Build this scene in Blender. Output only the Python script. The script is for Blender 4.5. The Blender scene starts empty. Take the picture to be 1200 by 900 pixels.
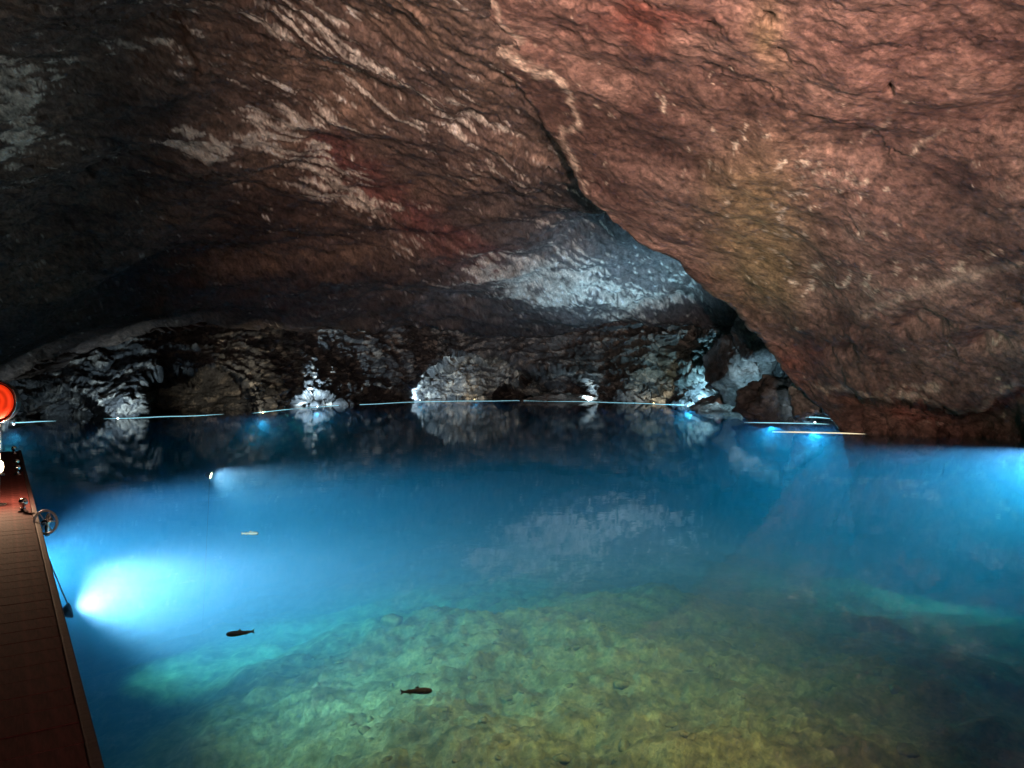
import bpy, bmesh, math, random
import numpy as np
from mathutils import Vector, Matrix

# ------------------------------------------------------------------ camera, world, lights, exposure
S = bpy.context.scene
COL = S.collection
CAMZ, F, CX, HZ = 1.9, 900.0, 600.0, 442.0          # camera height over the water, focal length / centre / horizon in photo pixels
cam_d = bpy.data.cameras.new('camera'); cam = bpy.data.objects.new('camera', cam_d); COL.objects.link(cam)
cam.location = (0, 0, CAMZ); cam.rotation_euler = (math.radians(90), 0, 0)
cam_d.sensor_width = 36; cam_d.lens = F / 1200 * 36; cam_d.shift_y = -(450 - HZ) / 1200
cam_d.clip_start = 0.05; cam_d.clip_end = 400
S.camera = cam
W = bpy.data.worlds.new('World'); S.world = W; W.use_nodes = True
W.node_tree.nodes['Background'].inputs[0].default_value = (0.55, 0.6, 0.8, 1)     # a closed cave: next to no ambient light
W.node_tree.nodes['Background'].inputs[1].default_value = 0.0012
S.view_settings.view_transform = 'Standard'; S.view_settings.look = 'None'
S.view_settings.exposure = 0.0; S.view_settings.gamma = 1.0
cy = S.cycles
cy.use_denoising = True; cy.use_adaptive_sampling = True; cy.adaptive_threshold = 0.03
cy.max_bounces = 7; cy.diffuse_bounces = 0; cy.glossy_bounces = 3; cy.transmission_bounces = 2
cy.volume_bounces = 1; cy.transparent_max_bounces = 10
cy.sample_clamp_indirect = 4.0
cy.caustics_reflective = False; cy.caustics_refractive = False

FLOODS = [  # unseen floodlights set on the dock, behind and beside the photographer: pos, aim, power, cone, blend, colour
    ((2.15, -3.6, 1.15), (3.4, 17.0, 6.3), 21500, 64, 1.0, (1.0, 0.65, 0.53)),
    ((4.6, -7.4, 1.15), (1.6, 21.0, 9.8), 23000, 40, 1.0, (1.0, 0.66, 0.53)),
    ((2.6, 3.6, 7.2), (0.5, 9.6, -1.4), 8600, 54, 1.0, (1.0, 0.47, 0.17)),     # unseen lamp added above the view to brighten the shoal
    ((0.7, -2.6, 2.5), (-4.6, 7.6, 0.5), 480, 50, 1.0, (1.0, 0.66, 0.55)),  # unseen lamp added to brighten the dock and the spoked ring
]

# ------------------------------------------------------------------ helpers
rng = np.random.default_rng(11); random.seed(5)
_perm = np.concatenate([rng.permutation(256)] * 3).astype(np.int64)
_g = rng.normal(size=(256, 3)); _g /= np.linalg.norm(_g, axis=1)[:, None]

def noise(P):
    P = np.asarray(P, float); i = np.floor(P).astype(np.int64); f = P - i
    u = f * f * f * (f * (f * 6 - 15) + 10); i &= 255
    out = 0
    for a in (0, 1):
        for b in (0, 1):
            for c in (0, 1):
                h = _perm[_perm[_perm[(i[:, 0] + a) & 255] + ((i[:, 1] + b) & 255)] + ((i[:, 2] + c) & 255)]
                d = (_g[h] * (f - np.array([a, b, c]))).sum(1)
                out = out + d * (u[:, 0] if a else 1 - u[:, 0]) * (u[:, 1] if b else 1 - u[:, 1]) * (u[:, 2] if c else 1 - u[:, 2])
    return out * 1.5

def fbm(P, o=4, gain=0.5):
    r = 0; a = 1.0; P = np.asarray(P, float)
    for k in range(o):
        r = r + a * noise(P + 17.3 * k); P = P * 2.03; a *= gain
    return r

def ridged(P, o=4, gain=0.5):
    r = 0; a = 1.0; P = np.asarray(P, float)
    for k in range(o):
        r = r + a * (1 - 2 * np.abs(noise(P + 9.1 * k))); P = P * 2.07; a *= gain
    return r

_r = rng.uniform(0, 1, (256, 3)); _o = rng.uniform(-1, 1, 256)
def facets(P, tilt=.9, off=.35):
    """broken-rock relief: every jittered cell is a flat face with a tilt and height of its own"""
    P = np.asarray(P, float); i = np.floor(P).astype(np.int64)
    best = np.full(len(P), 1e9); val = np.zeros(len(P))
    for a in (-1, 0, 1):
        for b in (-1, 0, 1):
            for c in (-1, 0, 1):
                j = i + np.array([a, b, c]); h = _perm[_perm[_perm[j[:, 0] & 255] + (j[:, 1] & 255)] + (j[:, 2] & 255)]
                d = P - (j + _r[h]); q = (d * d).sum(1); m = q < best
                best[m] = q[m]; val[m] = (_g[h[m]] * d[m]).sum(1) * tilt + _o[h[m]] * off
    return val

def sstep(a, b, x):
    t = np.clip((x - a) / (b - a), 0, 1); return t * t * (3 - 2 * t)

def nz(x): return (x - x.mean()) / (x.std() + 1e-9)

def steps(v, sharp=.22):
    """stair function: flat treads with steep risers"""
    i = np.floor(v); f = v - i; return i + sstep(.5 - sharp, .5 + sharp, f) - v

def tps(pts):
    """smooth surface through (px, py, distance) points"""
    p = np.array(pts, float); X = p[:, :2] / 300.0; v = np.log(p[:, 2]); n = len(p)
    def k(r2): return r2 * np.log(r2 + 1e-9)
    d2 = ((X[:, None] - X[None]) ** 2).sum(2)
    A = np.zeros((n + 3, n + 3)); A[:n, :n] = k(d2) + np.eye(n) * 0.02
    A[:n, n] = 1; A[:n, n + 1:] = X; A[n, :n] = 1; A[n + 1:, :n] = X.T
    w = np.linalg.solve(A, np.concatenate([v, np.zeros(3)]))
    def f(px, py):
        x = px / 300.0; y = py / 300.0; r = w[n] + w[n + 1] * x + w[n + 2] * y
        for j in range(n):
            r = r + w[j] * k((x - X[j, 0]) ** 2 + (y - X[j, 1]) ** 2)
        return np.exp(r)
    return f

def unproj(px, py, Y):
    return np.stack([(px - CX) / F * Y, Y, CAMZ + (HZ - py) / F * Y], -1)

def at(px, py, z=None, Y=None):
    if Y is None: Y = (z - CAMZ) * F / (HZ - py)
    return Vector(((px - CX) / F * Y, Y, CAMZ + (HZ - py) / F * Y))

def seg_dist(px, py, line):
    d = np.full(px.shape, 1e9)
    for (x0, y0), (x1, y1) in zip(line[:-1], line[1:]):
        vx, vy = x1 - x0, y1 - y0; L = vx * vx + vy * vy + 1e-9
        t = np.clip(((px - x0) * vx + (py - y0) * vy) / L, 0, 1)
        d = np.minimum(d, np.hypot(px - x0 - t * vx, py - y0 - t * vy))
    return d

def blob(px, py, cx, cy_, rx, ry, deg=0.0):
    a = math.radians(deg); dx, dy = px - cx, py - cy_
    u = (dx * math.cos(a) + dy * math.sin(a)) / rx; v = (-dx * math.sin(a) + dy * math.cos(a)) / ry
    return np.exp(-(u * u + v * v))

def mixc(c, col, m):
    m = np.clip(m, 0, 1)[..., None]; return c * (1 - m) + np.array(col) * m

def grid_normals(P):
    du = np.gradient(P, axis=1); dv = np.gradient(P, axis=0)
    n = np.cross(du, dv); n /= np.linalg.norm(n, axis=2)[..., None] + 1e-12
    to = np.array([0, 0, CAMZ]) - P
    return n

def grid_object(name, P, colors, mat):
    h, w = P.shape[:2]
    me = bpy.data.meshes.new(name)
    idx = np.arange(h * w).reshape(h, w)
    q = np.stack([idx[:-1, :-1], idx[:-1, 1:], idx[1:, 1:], idx[1:, :-1]], -1).reshape(-1, 4)
    me.vertices.add(h * w); me.vertices.foreach_set('co', P.reshape(-1).astype(np.float32))
    me.loops.add(q.size); me.loops.foreach_set('vertex_index', q.reshape(-1).astype(np.int32))
    me.polygons.add(len(q)); me.polygons.foreach_set('loop_start', np.arange(0, q.size, 4, dtype=np.int32))
    me.polygons.foreach_set('loop_total', np.full(len(q), 4, np.int32))
    me.polygons.foreach_set('use_smooth', np.ones(len(q), bool))
    me.update(calc_edges=True); me.validate()
    if colors is not None:
        a = me.color_attributes.new('Col', 'FLOAT_COLOR', 'POINT')
        c = np.ones((h * w, 4), np.float32); c[:, :3] = np.clip(colors.reshape(-1, 3), 0.002, 1)
        a.data.foreach_set('color', c.reshape(-1))
    me.materials.append(mat)
    o = bpy.data.objects.new(name, me); COL.objects.link(o)
    return o

def obj(name, bm, mat, parent=None, smooth=False):
    me = bpy.data.meshes.new(name); bmesh.ops.recalc_face_normals(bm, faces=bm.faces[:]); bm.to_mesh(me); bm.free()
    me.materials.append(mat)
    if smooth: me.polygons.foreach_set('use_smooth', [True] * len(me.polygons))
    o = bpy.data.objects.new(name, me); COL.objects.link(o); o.parent = parent
    return o

def empty(name, loc, rz=0.0):
    o = bpy.data.objects.new(name, None); COL.objects.link(o); o.location = loc; o.rotation_euler = (0, 0, rz)
    o.empty_display_size = 0.1
    return o

def tag(o, label=None, cat=None, group=None, kind=None):
    for k, v in (('label', label), ('category', cat), ('group', group), ('kind', kind)):
        if v: o[k] = v
    return o

def add_box(bm, c, s, bevel=0.0, rot=None):
    r = bmesh.ops.create_cube(bm, size=1.0); vs = r['verts']
    for v in vs: v.co = Vector((v.co.x * s[0], v.co.y * s[1], v.co.z * s[2]))
    if bevel:
        es = list({e for v in vs for e in v.link_edges})
        r2 = bmesh.ops.bevel(bm, geom=es, offset=bevel, segments=2, affect='EDGES', profile=0.6)
        vs = list({v for f in r2['faces'] for v in f.verts} | {v for v in vs if v.is_valid})
    for v in vs:
        if rot is not None: v.co = rot @ v.co
        v.co += Vector(c)

def add_tube(bm, pts, r, n=10, cap=True):
    pts = [Vector(p) for p in pts]; rs = r if isinstance(r, (list, tuple)) else [r] * len(pts)
    rings = []; prev = None
    for i, p in enumerate(pts):
        t = (pts[min(i + 1, len(pts) - 1)] - pts[max(i - 1, 0)]).normalized()
        if prev is None:
            u = t.orthogonal().normalized()
        else:
            u = (prev - t * prev.dot(t)).normalized()
        prev = u; v = t.cross(u)
        rings.append([bm.verts.new(p + (u * math.cos(2 * math.pi * k / n) + v * math.sin(2 * math.pi * k / n)) * rs[i]) for k in range(n)])
    for a, b in zip(rings[:-1], rings[1:]):
        for k in range(n): bm.faces.new((a[k], a[(k + 1) % n], b[(k + 1) % n], b[k]))
    if cap:
        bm.faces.new(rings[0][::-1]); bm.faces.new(rings[-1])

def add_lathe(bm, prof, n=24, mat=None):
    rings = []
    for r, z in prof:
        rings.append([bm.verts.new((mat or Matrix()) @ Vector((r * math.cos(2 * math.pi * k / n), r * math.sin(2 * math.pi * k / n), z))) for k in range(n)])
    for a, b in zip(rings[:-1], rings[1:]):
        for k in range(n): bm.faces.new((a[k], a[(k + 1) % n], b[(k + 1) % n], b[k]))
    bm.faces.new(rings[0][::-1]); bm.faces.new(rings[-1])

# ------------------------------------------------------------------ materials
def new_mat(name):
    m = bpy.data.materials.new(name); m.use_nodes = True
    nt = m.node_tree; return m, nt, nt.nodes['Principled BSDF']

def N(nt, t, **kw):
    n = nt.nodes.new(t)
    for k, v in kw.items():
        if k in n.inputs: n.inputs[k].default_value = v
        else: setattr(n, k, v)
    return n

def rock_mat(name, s=1.0, rough=(0.38, 0.75), bump=0.6, stretch=None, spec=0.45):
    m, nt, b = new_mat(name); L = nt.links.new
    at_ = N(nt, 'ShaderNodeAttribute', attribute_name='Col')
    tc = N(nt, 'ShaderNodeTexCoord')
    mp = N(nt, 'ShaderNodeMapping'); L(tc.outputs['Object'], mp.inputs[0])
    if stretch: mp.inputs['Rotation'].default_value = stretch[0]; mp.inputs['Scale'].default_value = stretch[1]
    n1 = N(nt, 'ShaderNodeTexNoise', Scale=9 * s, Detail=8, Roughness=0.68)
    n2 = N(nt, 'ShaderNodeTexNoise', Scale=2.4 * s, Detail=6, Roughness=0.6)
    n3 = N(nt, 'ShaderNodeTexVoronoi', Scale=4.5 * s, feature='DISTANCE_TO_EDGE')
    for n in (n1, n2): L(mp.outputs[0], n.inputs['Vector'])
    # warp the crack pattern so that it is not a clean cell net
    wv = N(nt, 'ShaderNodeVectorMath', operation='MULTIPLY_ADD'); L(n2.outputs['Color'], wv.inputs[0]); wv.inputs[1].default_value = (.9, .9, .9); L(mp.outputs[0], wv.inputs[2])
    L(wv.outputs[0], n3.inputs['Vector'])
    r1 = N(nt, 'ShaderNodeMapRange'); r1.inputs[1].default_value = .3; r1.inputs[2].default_value = .72; r1.inputs[3].default_value = 0.45; r1.inputs[4].default_value = 1.5
    L(n1.outputs[0], r1.inputs[0])
    mx = N(nt, 'ShaderNodeVectorMath', operation='SCALE'); L(at_.outputs['Color'], mx.inputs[0]); L(r1.outputs[0], mx.inputs['Scale'])
    L(mx.outputs[0], b.inputs['Base Color'])
    rr = N(nt, 'ShaderNodeMapRange'); rr.inputs[1].default_value = .35; rr.inputs[2].default_value = .65; rr.inputs[3].default_value = rough[0]; rr.inputs[4].default_value = rough[1]
    L(n2.outputs[0], rr.inputs[0]); L(rr.outputs[0], b.inputs['Roughness'])
    b.inputs['Specular IOR Level'].default_value = spec
    cr = N(nt, 'ShaderNodeMapRange'); cr.inputs[1].default_value = 0; cr.inputs[2].default_value = .07; cr.inputs[3].default_value = -.35; cr.inputs[4].default_value = 0
    L(n3.outputs[0], cr.inputs[0])
    ad = N(nt, 'ShaderNodeMath', operation='MULTIPLY_ADD'); L(n1.outputs[0], ad.inputs[0]); ad.inputs[1].default_value = 1.0; L(cr.outputs[0], ad.inputs[2])
    a2 = N(nt, 'ShaderNodeMath', operation='MULTIPLY_ADD'); L(n2.outputs[0], a2.inputs[0]); a2.inputs[1].default_value = 1.2; L(ad.outputs[0], a2.inputs[2])
    bp = N(nt, 'ShaderNodeBump', Strength=bump, Distance=0.09 / s); L(a2.outputs[0], bp.inputs['Height']); L(bp.outputs[0], b.inputs['Normal'])
    return m

def plain(name, col, rough=0.5, metal=0.0, var=0.25, scale=14, bump=0.0, stretch=(1, 1, 1), spec=0.5):
    m, nt, b = new_mat(name); L = nt.links.new
    tc = N(nt, 'ShaderNodeTexCoord'); mp = N(nt, 'ShaderNodeMapping'); mp.inputs['Scale'].default_value = stretch
    L(tc.outputs['Object'], mp.inputs[0])
    n = N(nt, 'ShaderNodeTexNoise', Scale=scale, Detail=6, Roughness=.6); L(mp.outputs[0], n.inputs['Vector'])
    r = N(nt, 'ShaderNodeMapRange'); r.inputs[1].default_value = .3; r.inputs[2].default_value = .7; r.inputs[3].default_value = 1 - var; r.inputs[4].default_value = 1 + var
    L(n.outputs[0], r.inputs[0])
    v = N(nt, 'ShaderNodeVectorMath', operation='SCALE'); v.inputs[0].default_value = col; L(r.outputs[0], v.inputs['Scale']); L(v.outputs[0], b.inputs['Base Color'])
    b.inputs['Roughness'].default_value = rough; b.inputs['Metallic'].default_value = metal; b.inputs['Specular IOR Level'].default_value = spec
    if bump:
        bp = N(nt, 'ShaderNodeBump', Strength=bump, Distance=.01); L(n.outputs[0], bp.inputs['Height']); L(bp.outputs[0], b.inputs['Normal'])
    return m

def glow(name, col, power):
    m, nt, b = new_mat(name)
    b.inputs['Base Color'].default_value = (*col, 1); b.inputs['Emission Color'].default_value = (*col, 1); b.inputs['Emission Strength'].default_value = power
    return m

M_ceil = rock_mat('ceiling_rock', 1.0, stretch=((0, 0, math.radians(-33)), (1.6, .55, 1.3)), bump=.7)
M_wall = rock_mat('wall_rock', 1.15, bump=.6)
M_back = rock_mat('shore_rock', .8, bump=.8, rough=(.3, .65))
M_stone = rock_mat('stone_silt', .35, bump=.15, rough=(.8, .95), spec=.1)
M_bed = rock_mat('bed_silt', 1.3, bump=.7, rough=(.8, .95), spec=.1)
M_plank = plain('dock_wood', (0.070, 0.017, 0.016), .8, spec=.15, var=.45, scale=5, bump=.3, stretch=(1.2, 9, 6))
M_beam = plain('dock_beam_wood', (0.03, 0.010, 0.010), .7, var=.4, scale=5, bump=.4, stretch=(9, 1, 6))
M_chrome = plain('polished_steel', (0.75, 0.74, 0.72), .16, 1.0, var=.12)
M_dark = plain('dark_steel', (0.03, 0.032, 0.036), .45, .6, var=.3)
M_white = plain('white_paint', (0.72, 0.7, 0.66), .4, var=.12)
M_fish = plain('trout_skin', (0.17, 0.18, 0.18), .6, var=.5, scale=30)
M_fin = plain('trout_fin', (0.15, 0.16, 0.16), .6, var=.4, scale=30)
M_pale = plain('trout_pale_skin', (0.10, 0.10, 0.10), .6, var=.25, scale=30)
M_red = None

# water: clear skin with Fresnel mirror, and a body that soaks up red and scatters blue
WABS = (0.26, 0.062, 0.014); WSCA = (0.024, 0.060, 0.122)
def water_mat():
    m = bpy.data.materials.new('lake_water'); m.use_nodes = True; nt = m.node_tree; L = nt.links.new
    nt.nodes.clear(); out = nt.nodes.new('ShaderNodeOutputMaterial')
    tr = nt.nodes.new('ShaderNodeBsdfTransparent'); gl = nt.nodes.new('ShaderNodeBsdfGlossy'); gl.inputs['Roughness'].default_value = 0.03
    tc = nt.nodes.new('ShaderNodeTexCoord')
    n = N(nt, 'ShaderNodeTexNoise', Scale=1.6, Detail=3, Roughness=.5); L(tc.outputs['Object'], n.inputs['Vector'])
    bp = N(nt, 'ShaderNodeBump', Strength=.10, Distance=.02); L(n.outputs[0], bp.inputs['Height'])
    fr = N(nt, 'ShaderNodeFresnel', IOR=1.333)
    L(bp.outputs[0], gl.inputs['Normal'])
    mx = nt.nodes.new('ShaderNodeMixShader'); L(fr.outputs[0], mx.inputs[0]); L(tr.outputs[0], mx.inputs[1]); L(gl.outputs[0], mx.inputs[2])
    L(mx.outputs[0], out.inputs['Surface'])
    ds = max(WSCA); da = 1.0
    vs = N(nt, 'ShaderNodeVolumeScatter', Density=ds, Anisotropy=0.25); vs.inputs['Color'].default_value = (*[c / ds for c in WSCA], 1)
    va = N(nt, 'ShaderNodeVolumeAbsorption', Density=da); va.inputs['Color'].default_value = (*[1 - c / da for c in WABS], 1)
    av = nt.nodes.new('ShaderNodeAddShader'); L(vs.outputs[0], av.inputs[0]); L(va.outputs[0], av.inputs[1]); L(av.outputs[0], out.inputs['Volume'])
    return m
M_water = water_mat()

# ------------------------------------------------------------------ cave ceiling (the big slab over the lake)
AX = np.array([0.55, 0.83, -0.06]); AX /= np.linalg.norm(AX)          # direction the beds of rock run in
AY = np.array([0.83, -0.55, 0.0]); AY /= np.linalg.norm(AY)
AZ = np.cross(AX, AY)
def bedded(P, along, across, up):
    return np.stack([P @ AX * along, P @ AY * across, P @ AZ * up], -1)

def rock_color(P, base, light, dark, k=1.0):
    c = np.ones(P.shape) * np.array(base)
    n = fbm(P * .35 * k, 5)
    c = mixc(c, light, sstep(-.05, .75, n) * .8)
    c = mixc(c, dark, sstep(.05, .7, -n) * .8)
    c = c * np.clip(1 + .42 * fbm(P * .11 * k + 60, 3), .45, 1.7)[:, None]
    return c

def build_ceiling():
    f = tps([(-300, 0, 11.5), (-300, 300, 19), (-300, 450, 25), (300, -250, 10.5), (700, -250, 10.8), (-200, -250, 9),
             (0, 0, 13), (300, 0, 15.5), (600, 0, 15.6), (540, 0, 14.9), (600, 80, 18.0), (650, 140, 21.0), (0, 200, 18), (300, 200, 23.5), (600, 200, 27), (700, 250, 32), (800, 320, 42),
             (870, 375, 49), (600, 330, 40), (450, 300, 34), (300, 300, 31), (150, 300, 27), (0, 300, 22), (0, 440, 31), (100, 405, 36),
             (300, 385, 43), (450, 380, 48), (600, 392, 53), (750, 385, 52), (960, 400, 50), (1000, 100, 20), (950, 250, 33), (1000, -250, 10)])
    rim = np.array([(-320, 470), (0, 452), (60, 426), (110, 406), (170, 394), (300, 386), (450, 380), (520, 386), (570, 393), (650, 396), (720, 391), (770, 384), (820, 380), (870, 388), (980, 410)], float)
    w, h, back = 620, 370, 26
    px = np.linspace(-320, 980, w)
    rp = np.interp(px, rim[:, 0], rim[:, 1]) + 5 * noise(np.stack([px * .03, px * 0, px * 0], -1)) + 2.5 * noise(np.stack([px * .13, px * 0 + 5, px * 0], -1))
    t = np.linspace(0, 1, h)
    PY = -260 + t[:, None] * (rp[None] + 260); PX = np.repeat(px[None], h, 0)
    P = unproj(PX, PY, f(PX, PY))
    # behind the rim the slab turns back towards the shore wall
    k = np.arange(1, back + 1)[:, None, None] / back
    ext = P[-1][None] + np.concatenate([k * 0, 14 * k ** 1.6 + .5 * k, 1.6 * np.sqrt(k) * 0 + 2.6 * k ** 1.3], -1)
    P = np.concatenate([P, ext], 0); PX = np.concatenate([PX, np.repeat(px[None], back, 0)], 0); PY = np.concatenate([PY, np.repeat(rp[None], back, 0)], 0)
    n = grid_normals(P)
    if n[h // 2, w // 2, 2] > 0: n = -n
    Q = P.reshape(-1, 3)
    big = fbm(Q * .15, 3) * .8
    up = AY * .62 + np.array([0, 0, .78])
    wv = fbm(Q * .33, 5, .55)
    patch = sstep(-.35, .45, noise(Q * .25 + 4))
    wj = Q + np.stack([fbm(Q * 1.1, 4, .6), fbm(Q * 1.1 + 20, 4, .6), fbm(Q * 1.1 + 40, 4, .6)], -1) * .22
    bed = facets(bedded(wj, .22, .55, .8)) * .13 * (.4 + .6 * patch) + facets(bedded(wj, .7, 1.9, 2.4) + 5) * .05 + steps(Q @ up * 2.2 + wv * 2.0 + fbm(Q * 2, 4, .65) * .5, .12) * .06 * patch
    led = fbm(bedded(Q, .35, 1.4, 1.4), 6, .66) * .085
    fine = fbm(bedded(Q, 1.3, 4.2, 4.2), 4, .65) * .035 - .06 * sstep(1.3, 2.4, nz(ridged(bedded(Q, .35, 1.2, 1.2) + 40, 4, .5)))
    jl = np.abs(noise(bedded(Q, .05, .21, .21) + 3.3) + .05 * fbm(Q * 1.2, 4, .6)); joint = sstep(.022, .004, jl) * sstep(-.1, .3, noise(Q * .12 + 80))
    fine = fine - .16 * joint
    d = (big + bed + led + fine).reshape(P.shape[:2])
    P = P + n * d[..., None]
    # colour
    px_, py_ = PX.reshape(-1), PY.reshape(-1)
    wob = fbm(Q * .55, 4); wx = px_ + 26 * wob; wy = py_ + 18 * fbm(Q * .55 + 31, 4)
    c = rock_color(Q, (.165, .115, .095), (.27, .185, .14), (.075, .048, .042))
    grey = np.clip(blob(wx, wy, 690, 300, 170, 110, 15) + blob(wx, wy, 560, 420, 420, 55), 0, 1)
    c = mixc(c, (.17, .165, .17), grey * .85)
    red = np.exp(-(seg_dist(wx, wy, [(385, 180), (440, 222), (500, 262), (575, 300)]) / 20) ** 2)
    c = mixc(c, (.27, .10, .095), red * .65)
    streak = nz(fbm(bedded(Q, .42, 4.2, 4.2) + 7, 5, .72)) * .7 + nz(ridged(bedded(Q, .3, 2.2, 2.2) + 17, 4, .6)) * .45 + .75 * fbm(bedded(Q, .2, .6, .6) + 3, 3) - .15
    where = np.clip(blob(wx, wy, 20, 130, 46, 46, 35) * 1.6 + blob(wx, wy, 245, 165, 30, 14, 20) * 1.4 + blob(wx, wy, 320, 150, 60, 16, -8) + blob(wx, wy, 410, 235, 75, 22, 25) * 1.2
                          + blob(wx, wy, 370, 190, 60, 14, 20) + blob(wx, wy, 610, 322, 62, 24, 3) * 1.9 + blob(wx, wy, 700, 345, 60, 16, 12) * .9 + blob(wx, wy, 770, 352, 70, 22, -12) * 1.1
                          + blob(wx, wy, 340, 60, 150, 60, 20) * .5 + blob(wx, wy, 520, 130, 140, 50, 25) * .45 + blob(wx, wy, 700, 260, 90, 60, 20) * .35, 0, 1.6)
    c = mixc(c, (.82, .76, .68), sstep(1.5, 2.1, streak + where * 2.1) * .97)
    c = mixc(c, (.60, .57, .52), sstep(.55, .95, blob(wx, wy, 608, 322, 62, 22, 3)) * .7)
    c = mixc(c, (.035, .028, .026), sstep(1.2, 2.2, nz(ridged(bedded(Q, .35, 1.2, 1.2) + 40, 4, .5))) * .6)
    fr = Q @ up * 2.2 + wv * 2.0 + fbm(Q * 2, 4, .65) * .5; fr = np.abs(fr - np.floor(fr) - .5)
    c = mixc(c, (.03, .03, .033), sstep(.10, .03, fr) * (.15 + .65 * grey) * sstep(-.3, .3, noise(Q * 1.1 + 70)))
    c = c * np.clip(1 + .66 * fbm(bedded(Q, 1.4, 4.5, 4.5), 4, .8), .2, 2.2)[:, None]
    c = mixc(c, (.02, .017, .016), joint * .7)
    o = grid_object('cave_ceiling', P, c, M_ceil)
    return tag(o, 'dark bedded rock slab with white mineral streaks roofing the lake', None, None, 'structure')

# ------------------------------------------------------------------ near cave wall leaning in from the right
EDGE = np.array([(470, -260), (500, -120), (535, -10), (556, 35), (590, 70), (622, 110), (650, 145), (668, 185), (688, 222), (715, 255), (745, 284), (790, 301), (822, 318), (850, 340),
                 (875, 362), (897, 390), (912, 412), (920, 436), (944, 462), (968, 484), (982, 500), (990, 515), (996, 560), (1005, 700)], float)
def build_wall():
    f = tps([(470, -260, 9.3), (535, -10, 14.6), (590, 70, 17.2), (650, 140, 20.3), (700, 230, 23), (760, 290, 25), (850, 335, 26.5), (900, 390, 27), (925, 430, 27), (975, 490, 27),
             (985, 506, 26.8), (1050, 510, 25.2), (1120, 515, 23.4), (1200, 520, 21.9), (1200, 620, 22.4), (990, 600, 27.2), (900, 0, 11.4), (1200, 0, 9.8), (1200, 300, 16.3), (1200, 430, 19.6),
             (1050, 300, 18.6), (900, 200, 17.6), (800, 120, 16.6), (1050, 450, 23.3), (1050, 150, 14), (1600, 0, 6.5), (1600, 300, 9), (1600, 560, 14.5), (1600, 680, 15), (900, -260, 7.6), (1300, -260, 6.3),
             (700, 60, 15.4), (1000, 400, 22.5)])
    h, w, back = 470, 560, 30
    py = np.linspace(-260, 690, h)
    e = np.interp(py, EDGE[:, 1], EDGE[:, 0]); e = e + 5 * noise(np.stack([py * .035, py * 0, py * 0 + 3], -1)) + 3.5 * noise(np.stack([py * .11, py * 0, py * 0 + 8], -1)) + 2 * noise(np.stack([py * .33, py * 0, py * 0 + 5], -1))
    t = np.linspace(0, 1, w) ** 1.12
    PX = e[:, None] + t[None] * (1640 - e[:, None]); PY = np.repeat(py[:, None], w, 1)
    D = f(PX, PY)
    # an undercut runs along the foot of the wall, below a ragged ledge
    lx = np.array([940, 985, 1040, 1075, 1110, 1130, 1150, 1165, 1200, 1640], float); ly = np.array([448, 458, 464, 466, 473, 482, 480, 468, 452, 470], float)
    led = np.interp(PX, lx, ly) + 5 * noise(np.stack([PX.reshape(-1) * .06, PX.reshape(-1) * 0, PX.reshape(-1) * 0], -1)).reshape(PX.shape)
    D = D * (1 + .06 * sstep(-1, 5, PY - led) * sstep(975, 1015, PX) * (1 - .9 * sstep(6, 55, PY - led)))
    D = D * (1 + .05 * sstep(1085, 1120, PX) * sstep(470, 500, PY) * (1 - sstep(1180, 1215, PX)) * (1 - sstep(518, 540, PY)))
    P = unproj(PX, PY, D)
    k = (np.arange(back, 0, -1) / back)[None, :, None]
    k = np.repeat(k, h, 0)
    ext = P[:, :1] + np.concatenate([11 * k ** 1.8, np.clip((PY[:, :1, None] - 60) / 250, .05, 1) * np.sqrt(k) + 10 * k ** 1.8, .25 * k], -1)
    P = np.concatenate([ext, P], 1); PX = np.concatenate([np.repeat(PX[:, :1], back, 1), PX], 1); PY = np.concatenate([np.repeat(PY[:, :1], back, 1), PY], 1)
    n = grid_normals(P)
    if (n[h // 2, w // 2] * (np.array([0, 0, CAMZ]) - P[h // 2, w // 2])).sum() < 0: n = -n
    Q = P.reshape(-1, 3)
    wv = fbm(Q * .5, 5, .55)
    dirn = np.array([.35, -.25, .9])
    wj = Q + np.stack([fbm(Q * 1.3, 4, .6), fbm(Q * 1.3 + 20, 4, .6), fbm(Q * 1.3 + 40, 4, .6)], -1) * .2
    low = sstep(7, 3, Q[:, 2])
    d = fbm(Q * .2, 3) * .42 + fbm(Q * np.array([.8, .8, 1.3]), 6, .62) * .06 + fbm(Q * 4, 3, .6) * .014
    d += facets(wj * np.array([.4, .4, .6])) * .085 * (.5 + .7 * low) + facets(wj * np.array([1.3, 1.3, 1.9]) + 7) * .032 * (.6 + .6 * low)
    d += steps(Q @ dirn * 1.3 + wv * 1.2 + fbm(Q * 2.4, 4, .65) * .5, .12) * .10 * sstep(-.1, .5, noise(Q * .3 + 12)) * low
    d -= .05 * sstep(1.5, 2.6, nz(ridged(Q * np.array([.8, .8, 1.0]) + 60, 5, .5)))
    px_, py_ = PX.reshape(-1), PY.reshape(-1)
    wob = fbm(Q * .9, 4); wx = px_ + 16 * wob; wy = py_ + 14 * fbm(Q * .9 + 31, 4)
    for (a, b_, r, q) in ((975, 147, 7, .5), (955, 150, 9, .25), (1070, 378, 14, .35), (1095, 372, 14, .35), (1000, 150, 6, .2), (985, 415, 12, .4), (1150, 395, 18, .4), (905, 8, 5, .3), (1050, 100, 6, .25), (925, 60, 7, .2)):
        d -= q * blob(wx, wy, a, b_, r, r * .7)
    pm = nz(noise(Q * 2.6 + 90)) + .9 * nz(fbm(Q * .45 + 33, 3)); pit = sstep(2.9, 3.7, pm)
    d = d - .16 * pit
    P = P + n * d.reshape(P.shape[:2])[..., None]
    c = rock_color(Q, (.205, .120, .098), (.34, .215, .175), (.10, .053, .046), 1.6)
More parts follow.
